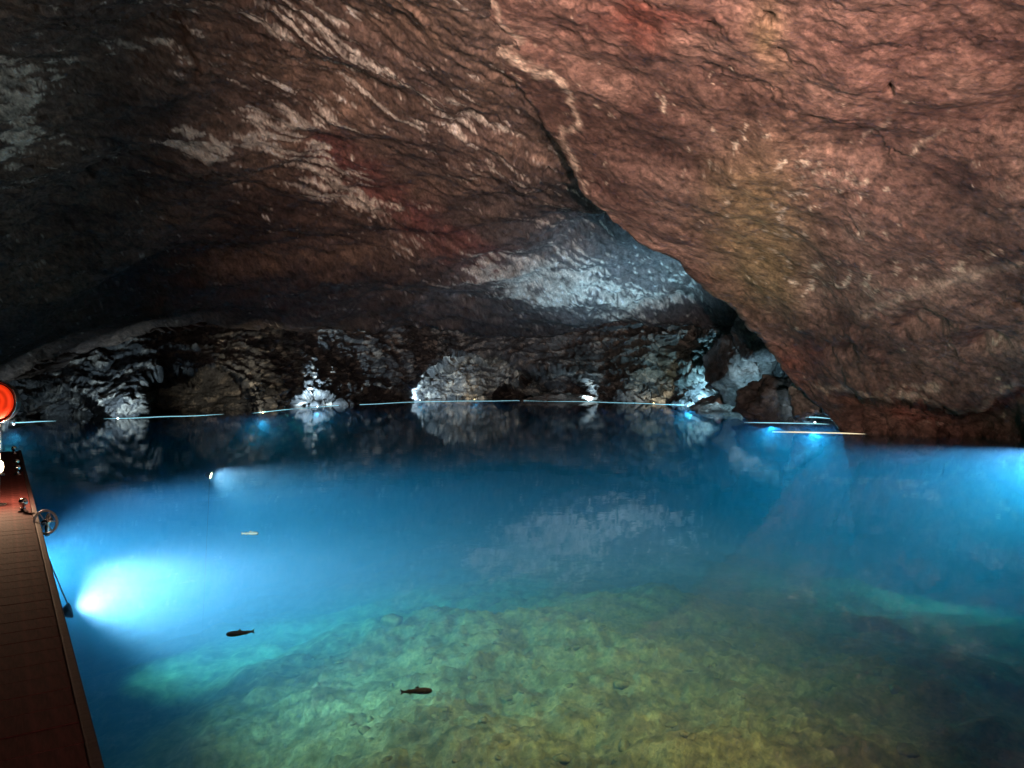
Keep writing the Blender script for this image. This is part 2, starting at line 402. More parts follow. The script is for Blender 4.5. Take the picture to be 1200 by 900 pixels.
    c = mixc(c, (.36, .26, .13), np.clip(blob(wx, wy, 885, 255, 55, 75) + blob(wx, wy, 905, 35, 22, 40) * .8 + blob(wx, wy, 900, 330, 40, 30) * .5, 0, 1) * .75)
    c = mixc(c, (.30, .085, .06), np.clip(blob(wx, wy, 760, 12, 60, 25) + blob(wx, wy, 1065, 478, 26, 16) * 1.2 + blob(wx, wy, 930, 420, 25, 20), 0, 1) * .7)
    where = np.clip(blob(wx, wy, 905, 265, 75, 65) * .9 + blob(wx, wy, 965, 330, 55, 18, -12) + blob(wx, wy, 1090, 315, 140, 16, -14) * .8 + blob(wx, wy, 730, 215, 30, 14, 60) + blob(wx, wy, 970, 225, 60, 30) * .5
                    + blob(wx, wy, 640, 80, 90, 60, 40) * .6 + blob(wx, wy, 850, 120, 70, 70) * .4, 0, 1.4)
    qs = np.stack([Q @ np.array([.75, .2, .62]) * .8, Q @ np.array([-.6, .2, .75]) * 3.6, Q[:, 1] * 1.4], -1)
    st = nz(fbm(qs + 3, 6, .75)) * .75 + nz(ridged(Q * np.array([1.2, 1.2, 2.0]) + 23, 4, .6)) * .4 + .8 * fbm(Q * .5 + 3, 3) - .25
    c = mixc(c, (.78, .65, .52), sstep(1.75, 2.6, st + where * 1.5) * .8)
    jx, jy = px_ + 5 * fbm(Q * 2.2, 4, .7), py_ + 5 * fbm(Q * 2.2 + 50, 4, .7)
    for line, wd, st_ in (([(559, -20), (563, 28), (590, 50), (612, 65), (630, 72)], 3.6, 1.2), ([(578, -10), (598, 22), (612, 42), (592, 48)], 2.6, .9),
                          ([(536, 30), (556, 52), (584, 80), (612, 110), (637, 140), (655, 160), (674, 187), (690, 217)], 3.0, .6),
                          ([(630, 72), (655, 75), (668, 92), (675, 115), (685, 138), (660, 143), (665, 160), (680, 190)], 3.2, 1.15), ([(600, 60), (560, 20), (540, -20)], 9, .3),
                          ([(960, 452), (1000, 456), (1040, 461), (1075, 462), (1105, 470), (1125, 479), (1150, 478), (1166, 463), (1190, 450)], 2.6, .75),
                          ([(1030, 455), (1060, 452), (1100, 455)], 2, .7), ([(1040, 150), (1025, 165), (1000, 185)], 2, .5), ([(1100, 165), (1080, 182), (1060, 200)], 2, .5),
                          ([(1200, 305), (1130, 320), (1060, 345), (1010, 372)], 5, .4)):
        br = .9 + .7 * noise(Q * 1.7 + 77)
        c = mixc(c, (.78, .62, .50), np.exp(-(seg_dist(jx, jy, line) / wd) ** 2) * st_ * np.clip(br, .45, 1))
    c = mixc(c, (.02, .012, .01), sstep(.45, .9, blob(wx, wy, 975, 147, 8, 7) + blob(wx, wy, 958, 151, 10, 4) + blob(wx, wy, 905, 8, 4, 5) + blob(wx, wy, 1052, 100, 5, 5)))
    c = mixc(c, (.05, .026, .022), sstep(1.5, 2.4, nz(ridged(Q * np.array([.8, .8, 1.0]) + 60, 5, .5))) * .45)
    c = c * np.clip(1 + .62 * fbm(Q * np.array([3.4, 3.4, 4.6]), 4, .8), .2, 2.2)[:, None]
    c = mixc(c, (.03, .018, .015), pit * .7)
    o = grid_object('cave_wall', P, c, M_wall)
    return tag(o, 'reddish brown rock wall with pale veins leaning over the water', None, None, 'structure')

# ------------------------------------------------------------------ far shore: low wall of alcoves and pillars
SHORE = np.array([(-300, 512), (-100, 499), (20, 493.5), (135, 489), (220, 486), (300, 482.5), (350, 477.5), (400, 474), (500, 469.5), (600, 468.5), (700, 470), (800, 473.5), (880, 478.5), (940, 486), (985, 493), (1060, 515)], float)
def shore_y(px): return np.interp(px, SHORE[:, 0], SHORE[:, 1])
def build_shore():
    w, h = 1000, 190
    px = np.linspace(-300, 985, w); sh = shore_y(px)
    t = np.linspace(0, 1, h)
    top = 330.0
    PY = top + t[:, None] * (sh[None] + 40 - top); PX = np.repeat(px[None], h, 0)
    Ys = CAMZ * F / (sh - HZ)
    up = (sh[None] - PY) / F * Ys[None]                                 # metres above the water
    x, y = PX, PY
    jit = fbm(np.stack([x.reshape(-1) * .02, y.reshape(-1) * .03, x.reshape(-1) * 0], -1), 4).reshape(x.shape)
    xx = x + 12 * jit; yy = y + 8 * jit
    D = Ys[None] * (1 + .0) + np.clip(up, 0, 9) * .55
    # alcoves eaten into the foot of the wall: arched mouths between pillars
    for cx, hw, hh, dep in ((72, 52, 34, 3.0), (235, 72, 58, 4.0), (370, 34, 14, 2.2), (450, 24, 14, 2.0), (560, 90, 52, 5.0), (640, 60, 40, 4.0), (-80, 70, 40, 3)):
        r = ((xx - cx) / hw) ** 2 + (np.clip(np.interp(cx, SHORE[:, 0], SHORE[:, 1]) - yy, 0, 999) / hh) ** 2
        D = D + dep * sstep(1.05, .62, r)
    D = D + 2.5 * np.exp(-((xx - 775) / 13) ** 2) * sstep(395, 410, yy) * sstep(472, 455, yy)      # upright crack
    # stepped beds in the right half
    g = sstep(660, 740, x)
    s = up * 1.15 + .7 * jit; D = D + g * (sstep(.1, .9, s - np.floor(s)) - (s - np.floor(s))) * -1.1
    D = D - 1.5 * sstep(-.02, .22, -up) - np.clip(-up, 0, 4) * .5
    P = unproj(PX, PY, D)
    n = grid_normals(P)
    if (n[h // 2, w // 2] * (np.array([0, 0, CAMZ]) - P[h // 2, w // 2])).sum() < 0: n = -n
    Q = P.reshape(-1, 3)
    wv = fbm(Q * .4, 5, .55); tl = .96 * Q[:, 2] + .1 * Q[:, 1] - .30 * Q[:, 0] * sstep(8, -4, Q[:, 0]) + .05 * Q[:, 0]
    d = fbm(Q * .22, 3) * .8 + steps(tl * 1.1 + wv * .9 + fbm(Q * 1.5, 4, .65) * .35, .10) * .40 + steps(tl * 3.2 + wv * 1.6 + fbm(Q * 2.5, 4, .65) * .4, .12) * .15 + facets(np.stack([Q[:, 0] * .25, Q[:, 1] * .25, tl * .7], -1)) * .18 + facets(np.stack([Q[:, 0] * .8, Q[:, 1] * .8, tl * 2.4], -1) + 6) * .08 + fbm(Q * np.array([.7, .7, 1.8]), 6, .66) * .09
    P = P + n * d.reshape(P.shape[:2])[..., None]
    global SHORE_P; SHORE_P = P.reshape(-1, 3)
    px_, py_ = PX.reshape(-1), PY.reshape(-1)
    c = rock_color(Q, (.12, .13, .145), (.22, .23, .24), (.05, .055, .062), 1.2)
    st = nz(fbm(np.stack([Q[:, 0] * .9, Q[:, 1] * .9, tl * 2.6], -1) + 3, 6, .72))
    c = mixc(c, (.66, .62, .56), sstep(.3, 1.7, st) * .7)
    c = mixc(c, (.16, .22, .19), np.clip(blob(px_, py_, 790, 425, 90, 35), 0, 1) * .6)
    c = mixc(c, (.03, .03, .03), sstep(.8, 1.8, nz(ridged(np.stack([Q[:, 0] * .5, Q[:, 1] * .5, tl * 1.5], -1) + 60, 4, .5))) * .5)
    c = c * np.clip(1 + .4 * fbm(Q * np.array([1.4, 1.4, 3]), 5, .7), .2, 2)[:, None]
    o = grid_object('cave_shore', P, c, M_back)
    return tag(o, 'low far shore wall of grey rock with dark alcoves', None, None, 'structure')

# ------------------------------------------------------------------ lake bed
def bed_height(X, Y):
    q = np.stack([X * .16, Y * .16, X * 0], -1)
    wx = X + 1.0 * fbm(q * 2, 3); wy = Y + 1.0 * fbm(q * 2 + 9, 3)
    # shoal of rubble a few metres out from the dock, shelving gently into deep water
    dx = wx - .9 + .12 * (wy - 9.8); dy = wy - 10.0
    r = np.hypot(dx / np.where(dx > 0, 4.6, 3.9), dy / np.where(dy > 0, 5.2, 7.5))
    m = sstep(1.5, .0, r)
    def soft(v, w): return .5 * (v + np.sqrt(v * v + w * w))
    z = -1.66 + .34 * m - .13 * soft(wy - 12.5, 2.0) - .17 * soft(wx - 3.5, 3.0) - .27 * soft(-1.6 - wx, 3.5) - .7 * sstep(.5, -4.5, wx) * sstep(10, 5.0, wy)
    z = np.maximum(z, -6.8)
    z = z + .20 * fbm(q * 3.1, 4)
    rub = fbm(np.stack([X * 1.4 + Y * .5, Y * 2.0, X * 0], -1), 6, .72)
    z = z + (.115 * rub + .045 * ridged(np.stack([X * 2.2 + Y * .8, Y * 3.4, X * 0 + 4], -1), 4, .6)) * (.35 + .65 * m)
    return z, m
def build_bed():
    w, h = 620, 520
    Y = 1.2 * (78 / 1.2) ** np.linspace(0, 1, h); u = np.linspace(-.95, 1.1, w)
    XX = u[None] * (Y[:, None] + 1.5); YY = np.repeat(Y[:, None], w, 1)
    z, m = bed_height(XX.reshape(-1), YY.reshape(-1))
    P = np.stack([XX, YY, z.reshape(XX.shape)], -1); Q = P.reshape(-1, 3)
    c = rock_color(Q, (.44, .35, .20), (.60, .50, .31), (.24, .19, .12), 3.0)
    c = mixc(c, (.70, .64, .45), sstep(1.1, 1.6, ridged(Q * 2.1 + 5, 5, .6)) * .5)
    c = c * (1 + .3 * fbm(Q * 4, 3)[:, None])
    o = grid_object('lake_bed', P, c, M_bed)
    return tag(o, 'silty lake bed with a shoal of yellowish rubble', None, None, 'structure')

def rock_bm(seed, sub=3, flat=.7, rough=.35):
    bm = bmesh.new(); bmesh.ops.create_icosphere(bm, subdivisions=sub, radius=1.0)
    V = np.array([v.co for v in bm.verts]); r = np.random.default_rng(seed); off = r.uniform(0, 50, 3)
    k = 1 + rough * fbm(V * .9 + off, 3) + rough * .5 * (ridged(V * 1.7 + off, 3, .5) - .6)
    V = V * k[:, None]
    for _ in range(7):                                                  # split faces: cut by random planes
        d = r.normal(size=3); d /= np.linalg.norm(d); c = r.uniform(.62, .85)
        e = V @ d - c; V = V - np.outer(np.clip(e, 0, None), d)
    V[:, 2] *= flat
    for v, p in zip(bm.verts, V): v.co = p
    return bm

def rock_colors(me, base, light, scale=1.0):
    V = np.zeros(len(me.vertices) * 3, np.float32); me.vertices.foreach_get('co', V); V = V.reshape(-1, 3) * scale
    c = mixc(np.ones(V.shape) * np.array(base), light, sstep(-.1, .6, fbm(V * 1.6, 4)))
    c = mixc(c, np.array(base) * .35, sstep(.9, 1.3, ridged(V * 1.3 + 8, 3)) * .8)
    a = me.color_attributes.new('Col', 'FLOAT_COLOR', 'POINT'); o = np.ones((len(V), 4), np.float32); o[:, :3] = c; a.data.foreach_set('color', o.reshape(-1))

def build_stones(bed):
    meshes = []
    for k in range(8):
        me = bpy.data.meshes.new('stone'); bm = rock_bm(100 + k, 2, .55 + .04 * k, .3); bm.to_mesh(me); bm.free()
        me.materials.append(M_bed); rock_colors(me, (.34, .27, .15), (.54, .44, .26)); me.polygons.foreach_set('use_smooth', [True] * len(me.polygons)); me.materials[0] = M_stone; meshes.append(me)
    r = np.random.default_rng(3); n = 0
    while n < 110:
        px, py = r.uniform(260, 1080), r.uniform(655, 900)
        t = (py - HZ) / F; Y = 9.0
        for _ in range(6):
            zz = bed_height(np.array([(px - CX) / F * Y]), np.array([Y]))[0][0]; Y = .5 * Y + .5 * np.clip((CAMZ - zz) / t, 3, 16)
        X = (px - CX) / F * Y; zz, m = bed_height(np.array([X]), np.array([Y]))
        if m[0] < .25 or r.uniform() > m[0] + .2: continue
        o = bpy.data.objects.new('stone', meshes[n % 8]); COL.objects.link(o); o.parent = bed
        s = float(np.exp(r.normal(-3.15, .45))); o.scale = (s * r.uniform(.8, 1.7), s * r.uniform(.7, 1.1), s * r.uniform(.6, 1.0))
        o.rotation_euler = (r.uniform(-.3, .3), r.uniform(-.3, .3), r.uniform(-.5, .9)); o.location = (X, Y, zz[0] + s * .02); n += 1

def build_water():
    bm = bmesh.new(); X0, X1, Y0, Y1, ZB = -62, 52, -12, 82, -14
    v = [bm.verts.new(p) for p in ((X0, Y0, 0), (X1, Y0, 0), (X1, Y1, 0), (X0, Y1, 0), (X0, Y0, ZB), (X1, Y0, ZB), (X1, Y1, ZB), (X0, Y1, ZB))]
    for f in ((0, 1, 2, 3), (7, 6, 5, 4), (0, 4, 5, 1), (1, 5, 6, 2), (2, 6, 7, 3), (3, 7, 4, 0)): bm.faces.new([v[i] for i in f])
    o = obj('lake_water', bm, M_water)
    return tag(o, 'still clear blue lake water filling the cave floor', None, None, 'structure')

ceiling = build_ceiling(); wall = build_wall(); shore = build_shore(); bed = build_bed(); build_stones(bed); water = build_water()

# ------------------------------------------------------------------ loose rocks at the foot of the wall
def boulder(name, loc, size, seed, rz, label, base=(.17, .15, .135), light=(.45, .40, .35), flat=.8, sub=5, tilt=(0, 0), group=None):
    bm = rock_bm(seed, sub, 1.0, .32)
    for v in bm.verts: v.co = Vector((v.co.x * size[0], v.co.y * size[1], v.co.z * size[2]))
    V = np.array([v.co for v in bm.verts]); nn = np.array([v.normal for v in bm.verts])
    d = fbm(V * np.array([1.0, 1.0, 2.0]) + seed, 5, .6) * .14 + steps(V @ np.array([.3, .2, .95]) * 2.4 + fbm(V + seed, 4) * 1.2, .14) * .08 + facets(V * np.array([1.1, 1.1, 1.7]) + seed) * .16
    for v, k in zip(bm.verts, d): v.co += v.normal * k
    o = obj(name, bm, M_back, None, True); rock_colors(o.data, base, light)
    o.location = loc; o.rotation_euler = (tilt[0], tilt[1], rz)
    return tag(o, label, 'rock', group)
boulder('boulder', at(872, 440, Y=41), (2.1, 1.6, 1.9), 7, .3, 'dark bulging boulder under the hanging wall, beside the stepped grey beds', (.06, .055, .052), (.15, .13, .12))
boulder('boulder', at(912, 468, Y=35), (1.8, 1.3, 1.2), 8, -.2, 'low dark boulder wedged between the pale block and the grey beds', (.075, .065, .06), (.17, .15, .14))
boulder('boulder', at(946, 470, Y=29), (.7, .6, .95), 9, .5, 'pale speckled block at the water edge next to the bright blue lamp', (.26, .23, .21), (.66, .60, .54), tilt=(.2, .5))
boulder('boulder', at(893, 395, Y=38), (1.3, 1.2, 1.6), 10, .2, 'tall dark block with white crust hanging above the pale block', (.08, .07, .07), (.24, .22, .21), tilt=(0, .6))
boulder('boulder', at(848, 474, Y=44), (1.9, 1.1, .55), 12, .1, 'flat pale slab of rock lying at the waterline before the stepped beds', (.26, .25, .23), (.58, .56, .52))
boulder('boulder', at(663, 468, Y=63), (4.2, 1.3, .55), 15, .05, 'long low pale slab on the far waterline under the deep alcove', (.3, .29, .27), (.66, .63, .58))
for i, (x0, y0, z0, sx, sy, lab) in enumerate(((915, 487, -.14, 2.2, .8, 'uppermost submerged flat ledge glowing turquoise by the hanging wall'),
                                              (935, 495, -.22, 1.7, .55, 'lowest submerged flat ledge glowing turquoise by the hanging wall'))):
    boulder('submerged_ledge', at(x0, y0, z=z0), (sx, sy, .12), 30 + i, -.15, lab, (.40, .42, .38), (.66, .67, .6))

# ------------------------------------------------------------------ dock
DE0, DE1 = Vector((-1.545, 2.85)), Vector((-9.75, 15.2)); DU = (DE1 - DE0).normalized(); DZ = .45
def dk(s, t=0.0, z=DZ):
    """point on the dock: s metres along the edge from the near frame corner, t metres in from the edge"""
    p = DE0 + DU * s + Vector((-DU.y, DU.x)) * t; return Vector((p.x, p.y, z))
DANG = math.atan2(DU.y, DU.x)
def build_dock():
    root = empty('dock', dk(0, 1.3, 0), DANG); L = (DE1 - DE0).length; wd = .215
    s = -12.0; k = 0
    shapes = []
    for q in range(5):
        bm = bmesh.new(); add_box(bm, (0, 0, 0), (wd - .004, 2.56, .045), .003)
        me = bpy.data.meshes.new('plank'); bm.to_mesh(me); bm.free(); me.materials.append(M_plank); shapes.append(me)
    while s < L - wd:
        o = bpy.data.objects.new('plank', shapes[random.randrange(5)]); COL.objects.link(o); o.parent = root
        o.location = (s + wd / 2, random.uniform(-.002, .002), DZ - .0225 + random.uniform(-.001, .001)); o.rotation_euler = (0, random.uniform(-.003, .003), random.uniform(-.001, .001))
        s += wd
    for t in (-1.24, 0, 1.24):
        bm = bmesh.new(); add_box(bm, ((L - 12) / 2, t, DZ - .045 - .085), (L + 12 - .1, .07, .16), .008); obj('beam', bm, M_beam, root)
    for t in (-1.306, 1.306):
        bm = bmesh.new(); add_box(bm, ((L - 12) / 2, t, DZ - .085), (L + 12, .044, .18), .008); obj('edge_board', bm, M_beam, root)
    bm = bmesh.new(); add_box(bm, (L - .03 + .05, 0, DZ - .11), (.05, 2.5, .17), .006); obj('end_board', bm, M_beam, root)
    for sx in np.arange(-9, L, 3.1):
        for t in (-1.15, 1.15):
            bm = bmesh.new(); add_tube(bm, [(float(sx), t, -4.5), (float(sx), t, DZ - .06)], .07, 12); obj('pile', bm, M_beam, root)
    return tag(root, 'dark red wooden plank dock running along the left of the lake', 'dock')
build_dock()

def cleat(s, label):
    r = empty('mooring_cleat', dk(s, .10, DZ), DANG)
    bm = bmesh.new(); add_lathe(bm, [(.05, 0), (.05, .012), (.022, .02), (.018, .06), (.03, .075), (.043, .095), (.045, .115), (.034, .142), (.012, .152)], 18); obj('post', bm, M_chrome, r, True)
    bm = bmesh.new(); add_lathe(bm, [(.02, .0), (.031, .004), (.031, .03), (.02, .034)], 16, Matrix.Translation((.11, 0, 0))); add_tube(bm, [(.03, 0, .012), (.11, 0, .012)], .012, 8); obj('foot', bm, M_chrome, r, True)
    return tag(r, label, 'cleat', 'steel mooring cleats along the dock edge')
cleat(14.0, 'small steel mooring cleat at the very end of the dock edge')
cleat(11.3, 'bright steel mooring cleat near the dock end, first of a close pair')
cleat(10.3, 'bright steel mooring cleat near the dock end, second of a close pair')
cleat(6.55, 'grey steel mooring cleat next to the upright spoked ring on dock')

def hand_wheel():
    r = empty('spoked_wheel', dk(5.75, -.075, DZ + .0), 0)
    R0 = .115; bm = bmesh.new()
    # wheel plane faces along the dock
    ax = Vector((1, 0, 0)); up = Vector((0, 0, 1))
    pts = [ax * math.cos(a) * R0 + up * math.sin(a) * R0 for a in np.linspace(0, 2 * math.pi, 41)]
    add_tube(bm, pts, .0125, 8, False); bmesh.ops.remove_doubles(bm, verts=bm.verts[:], dist=1e-5); obj('rim', bm, M_white, r, True)
    for k in range(6):
        a = k * math.pi / 3 + .1; bm = bmesh.new(); add_tube(bm, [ax * .02 * math.cos(a) + up * .02 * math.sin(a), ax * R0 * math.cos(a) + up * R0 * math.sin(a)], .006, 6); obj('spoke', bm, M_white, r, True)
    bm = bmesh.new(); add_tube(bm, [(0, -.03, 0), (0, .09, 0)], .028, 12); obj('hub', bm, M_chrome, r, True)
    bm = bmesh.new(); add_tube(bm, [(-.05, .11, -.16), (-.055, .11, .0), (-.03, .10, .05), (0, .075, .0)], .022, 10); obj('bracket', bm, M_chrome, r, True)
    return tag(r, 'white spoked ring standing upright at the dock edge', 'wheel')
hand_wheel()

def light(name, typ, loc, power, col, parent, size=.05, **kw):
    d = bpy.data.lights.new(name, typ); d.energy = power; d.color = col
    if hasattr(d, 'shadow_soft_size'): d.shadow_soft_size = size
    for k, v in kw.items(): setattr(d, k, v)
    o = bpy.data.objects.new(name, d); COL.objects.link(o); o.parent = parent; o.location = loc
    return o
def aim(o, d): o.rotation_euler = Vector(d).to_track_quat('-Z', 'Y').to_euler()

def signal_post():
    base = at(-3, 592, z=DZ); r = empty('dock_lamp_post', base, DANG)
    bm = bmesh.new(); add_lathe(bm, [(.09, 0), (.09, .012), (.03, .02), (.026, .03), (.026, 1.0), (.03, 1.01)], 18); obj('pole', bm, M_white, r, True)
    Rm = Matrix.Rotation(-DANG, 4, 'Z')
    d = Vector((0, -1, 0))                                  # the disc looks back along the view to the near end of the dock
    ctr = Vector((0, 0, 1.17)); M = Rm @ Matrix.Translation(ctr) @ Matrix.Rotation(math.pi / 2, 4, 'X')
    bm = bmesh.new(); add_lathe(bm, [(.17, -.07), (.225, -.06), (.235, -.02), (.235, .02), (.222, .03)], 40, M); obj('housing', bm, M_dark, r, True)
    bm = bmesh.new(); add_lathe(bm, [(.205, .022), (.205, .035), (.19, .052), (.15, .068), (.10, .078), (.05, .083), (.01, .085)], 40, M); obj('red_lens', bm, M_red, r, True)
    bm = bmesh.new(); pts = [M @ Vector((.232 * math.cos(a), .232 * math.sin(a), .034)) for a in np.linspace(0, 2 * math.pi, 49)]; add_tube(bm, pts, .009, 8, False); obj('rim', bm, M_chrome, r, True)
    bm = bmesh.new(); add_lathe(bm, [(.02, .36), (.05, .38), (.062, .43), (.055, .48), (.03, .505), (.01, .51)], 20); obj('bulb', bm, M_bulb, r, True)
    bm = bmesh.new(); add_lathe(bm, [(.07, .335), (.07, .35), (.04, .362), (.03, .366)], 20); obj('lamp_collar', bm, M_dark, r, True)
    light('bulb_light', 'POINT', (0.0, 0, .60), 200, (1, .62, .38), r, .07)
    return tag(r, 'white dock post with a round red signal lens and warm bulb', 'lamp post')
M_red = glow('red_lens', (1.0, .045, .008), .85)
nt = M_red.node_tree; wv_ = N(nt, 'ShaderNodeTexWave', wave_type='RINGS', rings_direction='SPHERICAL', Scale=6.0, Distortion=1.5); tc_ = N(nt, 'ShaderNodeTexCoord'); mp_ = N(nt, 'ShaderNodeMapping')
mp_.inputs['Location'].default_value = (0, 0, -1.17); nt.links.new(tc_.outputs['Object'], mp_.inputs[0]); nt.links.new(mp_.outputs[0], wv_.inputs['Vector'])
mr_ = N(nt, 'ShaderNodeMapRange'); mr_.inputs[3].default_value = .5; mr_.inputs[4].default_value = 1.0; nt.links.new(wv_.outputs[1], mr_.inputs[0]); nt.links.new(mr_.outputs[0], nt.nodes['Principled BSDF'].inputs['Emission Strength'])
M_bulb = glow('warm_bulb', (1.0, .78, .5), 9)
signal_post()

# ------------------------------------------------------------------ lamps in and along the water
M_lens_w = glow('white_lens', (.8, .93, 1.0), 9); M_lens_y = glow('yellow_lens', (1.0, .78, .35), 8); M_lens_c = glow('cyan_lens', (.45, .85, 1.0), 9)
def rock_at(px, z=.12, dz=.16, w=3.0):
    """where the far rock meets the water along one line of sight"""
    V = SHORE_P; sx = CX + F * V[:, 0] / V[:, 1]; k = (np.abs(V[:, 2] - z) < dz) & (np.abs(sx - px) < w)
    Y = float(V[k, 1].min()) if k.any() else CAMZ * F / (float(shore_y(px)) - HZ)
    return Vector(((px - CX) / F * Y, Y, 0))
def shore_lamp(px, py, label, above, below, ca, cb, lens, dz=.0, out=1.3, size=.05):
    p = rock_at(px) if px < 850 else at(px, py, z=0.0); back = (Vector((p.x, p.y, 0))).normalized()
    p = p - back * out
    r = empty('shore_lamp', (p.x, p.y, dz - .12), math.atan2(back.y, back.x))
    T = Matrix.Translation((0, 0, .0))
    bm = bmesh.new(); add_lathe(bm, [(size * .7, 0), (size, .02), (size, .10), (size * .86, .12)], 16, T); obj('housing', bm, M_dark, r, True)
    bm = bmesh.new(); add_lathe(bm, [(size * .84, .12), (size * .8, .13), (size * .5, .145), (size * .1, .15)], 16, T); obj('lens', bm, lens, r, True)
    bm = bmesh.new(); add_tube(bm, [(.0, 0, .03), (.25, 0, -.05), (.6, 0, -.35)], .03, 8); obj('bracket', bm, M_dark, r, True)
    if above: l = light('up_light', 'SPOT', (0, 0, .30), above * 4.0, ca, r, .025, spot_size=math.radians(130), spot_blend=.9); aim(l, (1, 0, .38))
    if below: l = light('water_light', 'SPOT', (0, 0, -.28), below * 2.3, cb, r, .04, spot_size=math.radians(124), spot_blend=1.0); aim(l, (-1, 0, -.95))
    return tag(r, label, 'lamp', 'lamps along the waterline')
WH = (.66, .88, 1.0); YE = (1.0, .84, .60); CY = (.40, .78, 1.0); BL = (.45, .75, 1.0)
LAMPS = [(16, 495, 'white lamp at the waterline beside the dock post', 25, 160, WH, WH, M_lens_w),
         (138, 491, 'white lamp at the foot of the pillar between two dark alcoves', 60, 300, WH, WH, M_lens_w),
         (308, 485, 'yellow lamp at the waterline under a warm lit overhang', 70, 700, YE, WH, M_lens_y),
         (372, 479, 'white lamp on the far shore between the warm overhang and the deep alcove', 420, 700, WH, WH, M_lens_w),
         (492, 471, 'white lamp on the far shore left of the deep alcove', 420, 700, WH, CY, M_lens_w),
         (556, 470, 'yellow lamp on the far shore in the mouth of the deep alcove', 60, 600, YE, CY, M_lens_y),
         (690, 471, 'white lamp on the far shore behind the long low slab', 110, 700, WH, CY, M_lens_w),
         (766, 474, 'yellow lamp below the upright crack in the far shore', 60, 900, YE, CY, M_lens_y),
         (806, 476, 'cyan lamp lighting the stepped beds beside the upright crack', 420, 1500, CY, CY, M_lens_c),
         (903, 487, 'cyan lamp in the gap between the boulders under the hanging wall', 500, 1500, CY, CY, M_lens_c),
         (955, 493, 'bright blue white lamp beside the pale speckled block', 50, 1400, WH, CY, M_lens_w)]
for a in LAMPS: shore_lamp(*a)

M_water_glow = glow('cyan_water_glow', (.36, .84, 1.0), 1.0)
M_water_glow_y = glow('warm_water_glow', (1.0, .86, .55), 1.1)
def glow_strip(line, label, r0=.013, mat=None):  # emissive tubes added in place of the glow along the waterline
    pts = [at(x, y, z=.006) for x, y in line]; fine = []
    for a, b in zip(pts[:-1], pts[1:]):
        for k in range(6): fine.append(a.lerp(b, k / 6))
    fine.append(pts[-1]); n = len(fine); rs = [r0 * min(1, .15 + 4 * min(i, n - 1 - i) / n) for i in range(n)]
    bm = bmesh.new(); add_tube(bm, fine, rs, 8); o = obj('glow_strip', bm, mat or M_water_glow, None, True)
    return tag(o, label, 'light strip', 'added strips standing for glow on the far waterline')
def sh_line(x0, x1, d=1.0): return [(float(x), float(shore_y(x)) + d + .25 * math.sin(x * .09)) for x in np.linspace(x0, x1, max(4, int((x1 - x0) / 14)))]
glow_strip(sh_line(-40, 66, 1.6), 'thin added strip of waterline glow by the dock post')
glow_strip(sh_line(122, 262, 1.4), 'thin added strip of waterline glow before the largest dark alcove')
glow_strip(sh_line(296, 344, 1.2), 'short added strip of waterline glow under the warm lit overhang')
glow_strip(sh_line(340, 640, 1.0), 'long added strip of waterline glow before the deep far alcove')
glow_strip(sh_line(636, 885, 1.0), 'long added strip of waterline glow before the stepped grey beds')
glow_strip([(868, 481.5), (905, 482.5), (945, 484.5)], 'short added strip of water glow before the low dark boulder, farthest of the stacked three')
glow_strip([(872, 487.5), (915, 488), (958, 489), (974, 490.5)], 'short added strip of water glow before the low dark boulder, middle of the stacked three', .022)
glow_strip([(872, 495), (912, 495.5), (950, 496.2), (972, 497)], 'short added strip of water glow before the low dark boulder, nearest of the stacked three', .014)
glow_strip([(905, 506), (945, 506.5), (985, 507.5), (1014, 508.5)], 'added warm yellow strip for the light streak off the wall foot', .016, M_water_glow_y)  # stands in for the yellow light streak on the water

def flood(name, pos, d, power, col, label, cone=150, tube_to=None, size=.12, blend=1.0, grp=None, sc=1.0, tr=.007):
    r = empty(name, pos); q = Vector(d).to_track_quat('Z', 'Y').to_matrix().to_4x4() @ Matrix.Scale(sc, 4)
    bm = bmesh.new(); add_lathe(bm, [(.03, -.16), (.07, -.14), (.09, -.06), (.13, .0), (.14, .02), (.14, .035), (.12, .035)], 24, q); obj('housing', bm, M_dark, r, True)
    bm = bmesh.new(); add_lathe(bm, [(.118, .028), (.118, .034), (.06, .042), (.01, .044)], 24, q); obj('lens', bm, M_lens_w if col[2] > .8 else M_bulb, r, True)
    if tube_to is not None:
        bm = bmesh.new(); b = Vector(tube_to) - Vector(pos); add_tube(bm, [Vector((0, 0, .05)), Vector((b.x * .5, b.y * .5, max(.05, b.z * .6)) if tr > .02 else b * .5), b], tr, 8); obj('bracket', bm, M_dark, r, True)
    l = light('lamp_light', 'SPOT', Vector(d).normalized() * .06, power, col, r, size, spot_size=math.radians(cone), spot_blend=blend); aim(l, d)
    return tag(r, label, 'lamp', grp)
flood('underwater_lamp', at(80, 716, z=-.40), (1.0, 1.0, .26), 2900, (1, .84, .72), 'glaring white lamp under the water beside the dock', 138, dk(6.0, 0.0, DZ - .05), .10, sc=.55)
flood('underwater_lamp', at(1262, 536, z=-.25), (-1.0, -.35, -.30), 10500, (.80, .92, 1.0), 'bright white lamp under the water at the foot of the leaning wall', 104, None, .13)
flood('underwater_lamp', at(246, 557, z=-.16), (1.0, .05, -.25), 520, (1.0, .86, .7), 'small warm white lamp under the water out in the open lake', 150, at(246, 557, z=-.16) + Vector((-.3, 0, -6.2)), .08, sc=.6, tr=.005)
flood('underwater_lamp', at(1014, 509.5, z=-.14), (-1.0, -.3, -.7), 1500, (1.0, .85, .5), 'yellow lamp under the water between the pale block and the leaning wall', 150, None, .08, sc=.7)
dn = Vector((DU.y, -DU.x, -.12))  # unseen lamps added below the deck to brighten the blue of the lake
